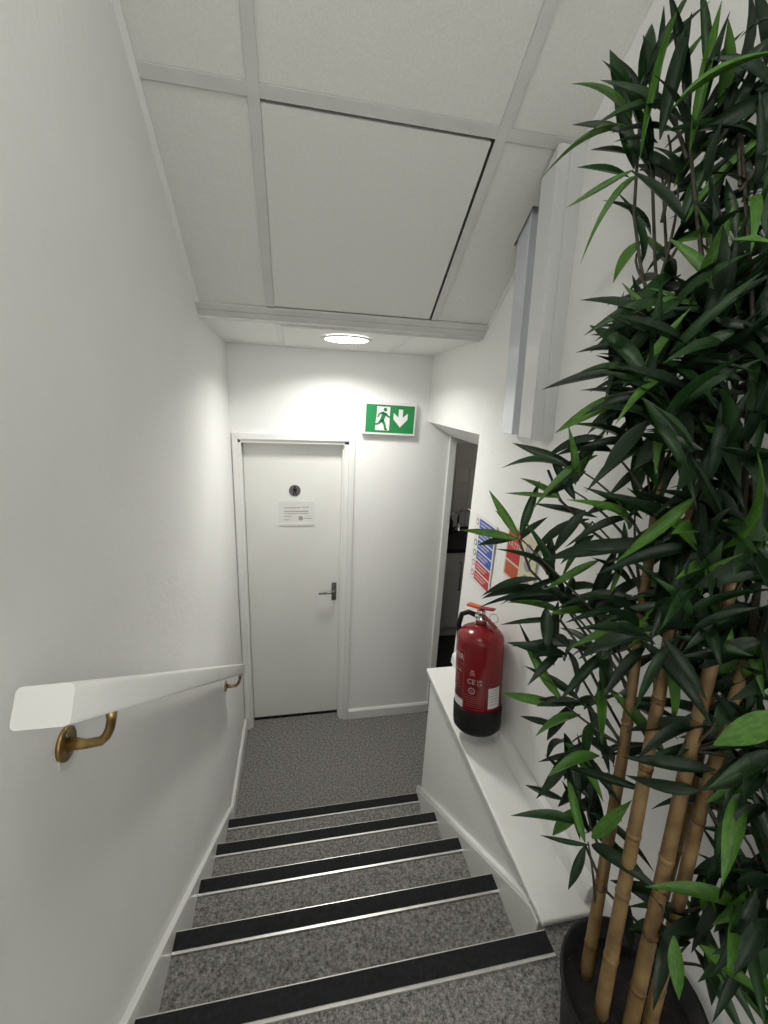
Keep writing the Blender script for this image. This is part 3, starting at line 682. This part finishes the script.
def leaf_mat(base, tip, wid, up, shape_i):
    d = tip-base; L = d.length; X = d.normalized()
    Z = (up - X*up.dot(X));
    if Z.length < 1e-3: Z = Vector((1,0,0)) - X*X.x
    Z.normalize(); b_, w_ = SHAPES[shape_i]; a_ = 1-0.25*abs(b_); L /= math.hypot(a_, b_)
    ph = math.atan2(b_, a_); X, Z = X*math.cos(ph)+Z*math.sin(ph), Z*math.cos(ph)-X*math.sin(ph); Y = Z.cross(X)   # so that the drooping tip ends at `tip`
    mm = Matrix.Identity(4)
    for i in range(3):
        mm[i][0] = X[i]*L; mm[i][1] = Y[i]*wid; mm[i][2] = Z[i]*L; mm[i][3] = base[i]
    return mm
leafs = []      # (matrix, mesh)
def add_leaf(base, tip, wid, key, shp, up=None):
    if up is None:
        up = Vector((random.uniform(-.5,.5), random.uniform(-.6,.4), 1.0)) + (CAM-base).normalized()*0.7
    base, tip = fixx(base), fixx(tip)
    if max(base.x, tip.x) > W-0.05: up = Vector((up.x*0.2+0.9, up.y, up.z*0.4))
    mm = leaf_mat(base, tip, wid, up.normalized(), shp)
    over = max((mm @ v.co).x for v in LM[key][shp].vertices) - 1.098
    if over > 0: mm = Matrix.Translation((-over, 0, 0)) @ mm
    leafs.append((Matrix.Translation(-PC) @ mm, LM[key][shp]))
toward = (CAM-Vector((0.97,-1.9,2.0))).normalized()

# large leaves read from the photograph: (base px, tip px, offset from the cane plane, width, colour, shape)
HERO = [
 ((563,705),(500,693),-.02,.020,'l',0), ((562,700),(524,643),-.02,.018,'l',1), ((563,702),(518,620),.03,.014,'d',1),
 ((520,540),(461,530),0,.019,'l',0), ((519,538),(489,490),0,.019,'l',1), ((520,536),(540,480),.0,.020,'m',0), ((520,540),(548,517),.0,.018,'d',0), ((519,538),(478,545),.03,.019,'d',0), ((519,535),(495,510),.02,.012,'d',2),
 ((640,392),(555,433),-.10,.028,'l',1), ((628,405),(590,425),-.06,.020,'d',1), ((722,298),(668,238),-.12,.022,'l',0), ((700,306),(612,318),-.1,.016,'l',2), ((672,300),(690,385),-.08,.024,'l',3),
 ((680,420),(612,362),-.06,.028,'l',1), ((680,420),(612,370),-.05,.026,'m',0), ((640,362),(610,325),-.05,.020,'l',0), ((785,712),(713,745),-.16,.036,'l',0),
 ((674,935),(679,1000),-.10,.022,'l',0), ((700,945),(770,1000),-.10,.018,'l',1), ((775,880),(712,925),-.08,.022,'l',0), ((712,925),(704,878),-.06,.022,'l',0),
 ((585,842),(566,765),-.03,.018,'l',1), ((592,838),(632,800),-.03,.024,'l',0), ((590,845),(540,835),-.02,.010,'m',0), ((585,845),(568,890),-.02,.018,'d',0),
 ((634,170),(566,208),-.06,.012,'l',4), ((632,130),(540,180),-.04,.011,'l',3), ((640,175),(580,265),-.06,.012,'l',3), ((632,125),(571,84),-.05,.010,'l',2),
 ((660,140),(692,12),-.10,.024,'d',0), ((655,110),(643,35),-.04,.020,'d',0), ((640,160),(682,0),-.09,.012,'l',2), ((690,150),(722,0),-.09,.016,'l',1), ((660,105),(708,28),-.03,.018,'l',0), ((700,95),(745,30),-.08,.020,'d',1),
 ((672,110),(790,50),-.14,.026,'l',2), ((700,130),(790,80),-.12,.024,'d',2), ((628,135),(572,125),-.05,.020,'d',0), ((630,155),(590,150),-.02,.018,'d',0), ((655,190),(602,60),-.02,.012,'m',2),
 ((690,115),(668,-12),-.06,.018,'d',0), ((722,105),(748,-12),-.06,.020,'d',1), ((705,80),(700,-15),-.05,.016,'m',0), ((765,70),(752,-15),-.08,.020,'d',0), ((655,100),(664,5),-.02,.012,'m',1), ((775,95),(700,60),-.1,.020,'d',2),
 ((632,100),(622,70),-.03,.012,'d',0), ((775,18),(738,40),-.1,.020,'d',2), ((770,130),(730,175),-.08,.020,'l',1),
 ((775,245),(728,240),-.16,.014,'l',0), ((735,330),(690,360),-.12,.028,'m',0), ((610,440),(556,480),-.03,.016,'d',2), ((575,500),(548,450),-.02,.020,'d',1), ((562,500),(520,478),.0,.014,'l',2), ((575,485),(568,425),-.02,.016,'l',2), ((578,482),(610,425),-.02,.018,'l',1), ((560,498),(505,493),.0,.012,'l',4),
 ((585,510),(552,555),-.03,.022,'d',2), ((640,545),(545,560),-.06,.030,'d',2), ((670,545),(575,548),-.09,.030,'d',4), ((575,575),(500,605),.0,.012,'d',3), ((565,595),(478,608),.0,.014,'d',3), ((560,620),(500,625),.02,.012,'m',2), ((600,560),(545,590),-.04,.016,'l',0),
 ((720,620),(640,632),-.12,.030,'d',2), ((770,560),(690,590),-.14,.034,'d',3), ((770,540),(720,520),-.15,.030,'m',0), ((765,640),(700,670),-.12,.026,'d',2), ((648,792),(560,765),-.05,.016,'d',1), ((715,770),(622,757),-.1,.022,'d',1), ((700,790),(625,775),-.09,.020,'d',3), ((770,750),(700,790),-.12,.030,'d',1), ((725,880),(720,800),-.06,.028,'d',0), ((666,890),(610,880),-.05,.018,'d',1),
 ((630,905),(632,955),-.02,.018,'d',0), ((565,800),(525,785),.0,.014,'d',2), ((590,740),(545,790),-.0,.020,'d',2), ((572,760),(580,840),-.0,.018,'d',1), ((558,725),(520,716),.0,.014,'d',0),
]
for b_, t_, off, wd_, key, shp in HERO:
    add_leaf(onplane(*b_, off), onplane(*t_, off+random.uniform(-.03,.03)), wd_, key, shp, (toward + Vector((random.uniform(-.3,.3), random.uniform(-.3,.3), 0.5))))
NODES = [ # px, py, offset, leaves, lean (-1 points left, +1 right), lift
 (640,100,-.02,3,0,1),(668,135,-.06,5,.2,1),(705,120,-.06,5,.4,.9),(745,100,-.05,4,.5,.8),(768,140,-.08,5,.2,.6),(640,170,-.02,3,-.5,.5),(678,185,-.05,6,.2,.8),(715,175,-.07,6,.3,.7),(755,195,-.08,6,.3,.5),
 (690,235,-.04,6,0,.6),(725,245,-.06,6,.2,.5),(762,240,-.08,6,.2,.4),(640,250,.02,2,-.4,-.2),(668,285,-.02,4,-.3,.2),(710,295,-.05,7,.1,.4),(750,305,-.07,7,.1,.3),
 (645,345,-.02,3,-.5,.1),(628,372,-.02,2,-.8,-.1),(665,372,-.04,6,-.3,.2),(702,352,-.05,7,0,.4),(742,355,-.08,7,.1,.2),(770,375,-.08,6,.1,.2),(645,402,-.03,3,-.6,0),(682,402,-.05,7,-.2,.2),(722,402,-.06,7,.1,.2),
 (606,448,-.02,2,-.7,-.1),(580,470,-.02,2,-.6,.1),(640,452,-.03,6,-.5,0),(682,452,-.04,7,-.2,0),(722,445,-.06,7,.1,.1),(762,455,-.08,7,.1,0),
 (592,522,.0,3,-.5,-.2),(635,512,-.02,4,-.5,0),(672,532,-.04,7,-.2,-.1),(712,522,-.06,6,.1,0),(752,525,-.08,7,.1,-.1),
 (560,602,.01,5,-.4,0),(548,580,.01,3,-.7,0),(590,612,.0,6,-.2,0),(640,592,-.02,6,-.2,-.1),(692,602,-.05,5,0,-.1),(735,622,-.07,5,.1,-.1),(768,605,-.08,6,0,0),
 (568,652,.0,4,-.4,-.1),(602,655,.0,6,-.1,-.1),(578,702,.0,5,-.3,-.2),(612,690,-.01,6,.1,0),(702,662,-.04,3,.2,-.2),(745,682,-.06,5,.2,-.2),(770,655,-.07,5,0,-.2),
 (572,742,.0,4,-.3,-.3),(602,758,.0,5,.1,-.2),(588,805,.01,4,-.2,-.3),(600,835,.0,3,.2,.1),(738,742,-.05,4,.1,-.4),(768,765,-.07,5,0,-.4),(750,805,-.06,5,.1,-.4),
 (722,862,-.05,4,.2,-.4),(762,850,-.07,5,0,-.3),(705,925,-.05,4,.1,-.5),(742,900,-.06,5,.1,-.4),(768,935,-.08,5,0,-.4),(724,975,-.06,3,.2,-.5),(690,942,-.05,3,-.4,-.5),
]
rs = random.Random(11)
for _ in range(34): NODES.append((rs.uniform(645, 775), rs.uniform(300, 640), -rs.uniform(.06, .14), 4, rs.uniform(-.5,.3), rs.uniform(-.3,.4)))
for _ in range(10): NODES.append((rs.uniform(715, 775), rs.uniform(640, 900), -rs.uniform(.04, .12), 3, rs.uniform(-.4,.2), rs.uniform(-.5,.1)))
side = Vector((-NP.y, NP.x, 0))           # to the left in the picture
nodes3 = []
for (px, py, off, cnt, lean, lift) in NODES:
    c = fixx(onplane(px, py, off)); nodes3.append(c)
    for k in range(int(cnt*1.75)):
        a_ = random.gauss(0, 1.0)
        d = side*(-lean*0.9 + random.gauss(0, 0.75)) + Vector((0,0,1))*(lift*0.9+random.gauss(-0.1, 0.7)) + NP*random.gauss(-0.15, 0.45)
        d.normalize()
        L = random.uniform(0.08, 0.165)
        b_ = c + Vector((random.gauss(0,.012), random.gauss(0,.012), random.gauss(0,.014)))
        key = random.choices(['d','m','l'], [0.66, 0.23, 0.11])[0]
        add_leaf(b_, b_+d*L, random.uniform(0.016, 0.027), key, random.choice([0,1,1,2,2,3,4]))
hero_nodes = [onplane(*h[0], h[2]) for h in HERO]
# twigs from the canes to the leaf clusters
def cane_pt(ci, z):
    a_, b_, c_ = canes[ci]
    if z < b_.z: t = max(0, (z-a_.z)/(b_.z-a_.z)); return a_.lerp(b_, t)
    t = min(1, (z-b_.z)/(c_.z-b_.z)); return b_.lerp(c_, t)
for c in nodes3 + [onplane(520,538,0), onplane(563,703,-.02), onplane(588,842,-.03), onplane(572,490,-.02)]:
    best = min(range(len(canes)), key=lambda i: (cane_pt(i, c.z-0.1)-c).length)
    s_ = cane_pt(best, min(c.z-random.uniform(0.06, 0.16), 2.6)); mid = s_.lerp(c, 0.5)+Vector((random.gauss(0,.015), random.gauss(0,.015), 0.03))
    pts = []
    for i in range(7):
        t = i/6; pts.append(s_*(1-t)**2 + mid*2*t*(1-t) + c*t*t - PC)
    MB().tube(pts, [0.0032, 0.003, 0.0027, 0.0024, 0.0021, 0.0018, 0.0014], 6, False).build('twig', TWIG, pl)
# dark wiry stems seen in front of the upper wall
for poly in ([(648,300,-.03),(640,262,-.03),(634,215,-.03),(636,180,-.03),(640,120,-.03)], [(662,420,-.03),(660,340,-.03),(655,260,-.03),(652,170,-.04)], [(660,470,-.04),(668,420,-.04),(664,380,-.04)], [(560,620,0),(575,640,0),(600,690,0),(625,735,0)], [(519,540,0),(530,570,0),(560,600,0),(590,640,0)], [(548,470,0),(560,500,0),(590,530,-.01),(630,560,-.02)], [(585,845,-.02),(605,890,-.02),(640,925,-.02),(668,940,-.03)]):
    MB().tube([fixx(onplane(*q))-PC for q in poly], 0.0028, 6).build('stem', TWIG, pl)
def shown(i):
    mm = leafs[i][0]; c = Matrix.Translation(PC) @ mm @ Vector((0.5, 0, 0)); dd = (c-CAM).dot(_f)
    u_ = 384+F_PX*(c-CAM).dot(_r)/dd; v_ = 512-F_PX*(c-CAM).dot(_u)/dd
    inside = -20 < u_ < 775 and -20 < v_ < 1044
    return (i < len(HERO), inside, mm.to_scale()[0]*mm.to_scale()[1]/dd/dd)
order = sorted(range(len(leafs)), key=shown, reverse=True)
leafs_main = [leafs[i] for i in order[:300]]
rest = [leafs[i] for i in order[300:]]
for mm, me in leafs_main:
    o = bpy.data.objects.new('leaf', me); COL.objects.link(o); o.parent = pl; o.matrix_local = mm
if rest:
    for key_mat in (LEAFD, LEAFM, LEAFL):
        vs = []; fs = []
        for mm, me in rest:
            if me.materials[0] != key_mat: continue
            o0 = len(vs); vs += [tuple(mm @ v.co) for v in me.vertices]; fs += [tuple(i+o0 for i in p.vertices) for p in me.polygons]
        if vs:
            me = bpy.data.meshes.new('more_leaves'); me.from_pydata(vs, [], fs); me.polygons.foreach_set('use_smooth', [True]*len(fs))
            o = obj('more_leaves', me, key_mat, pl); o['kind'] = 'stuff'
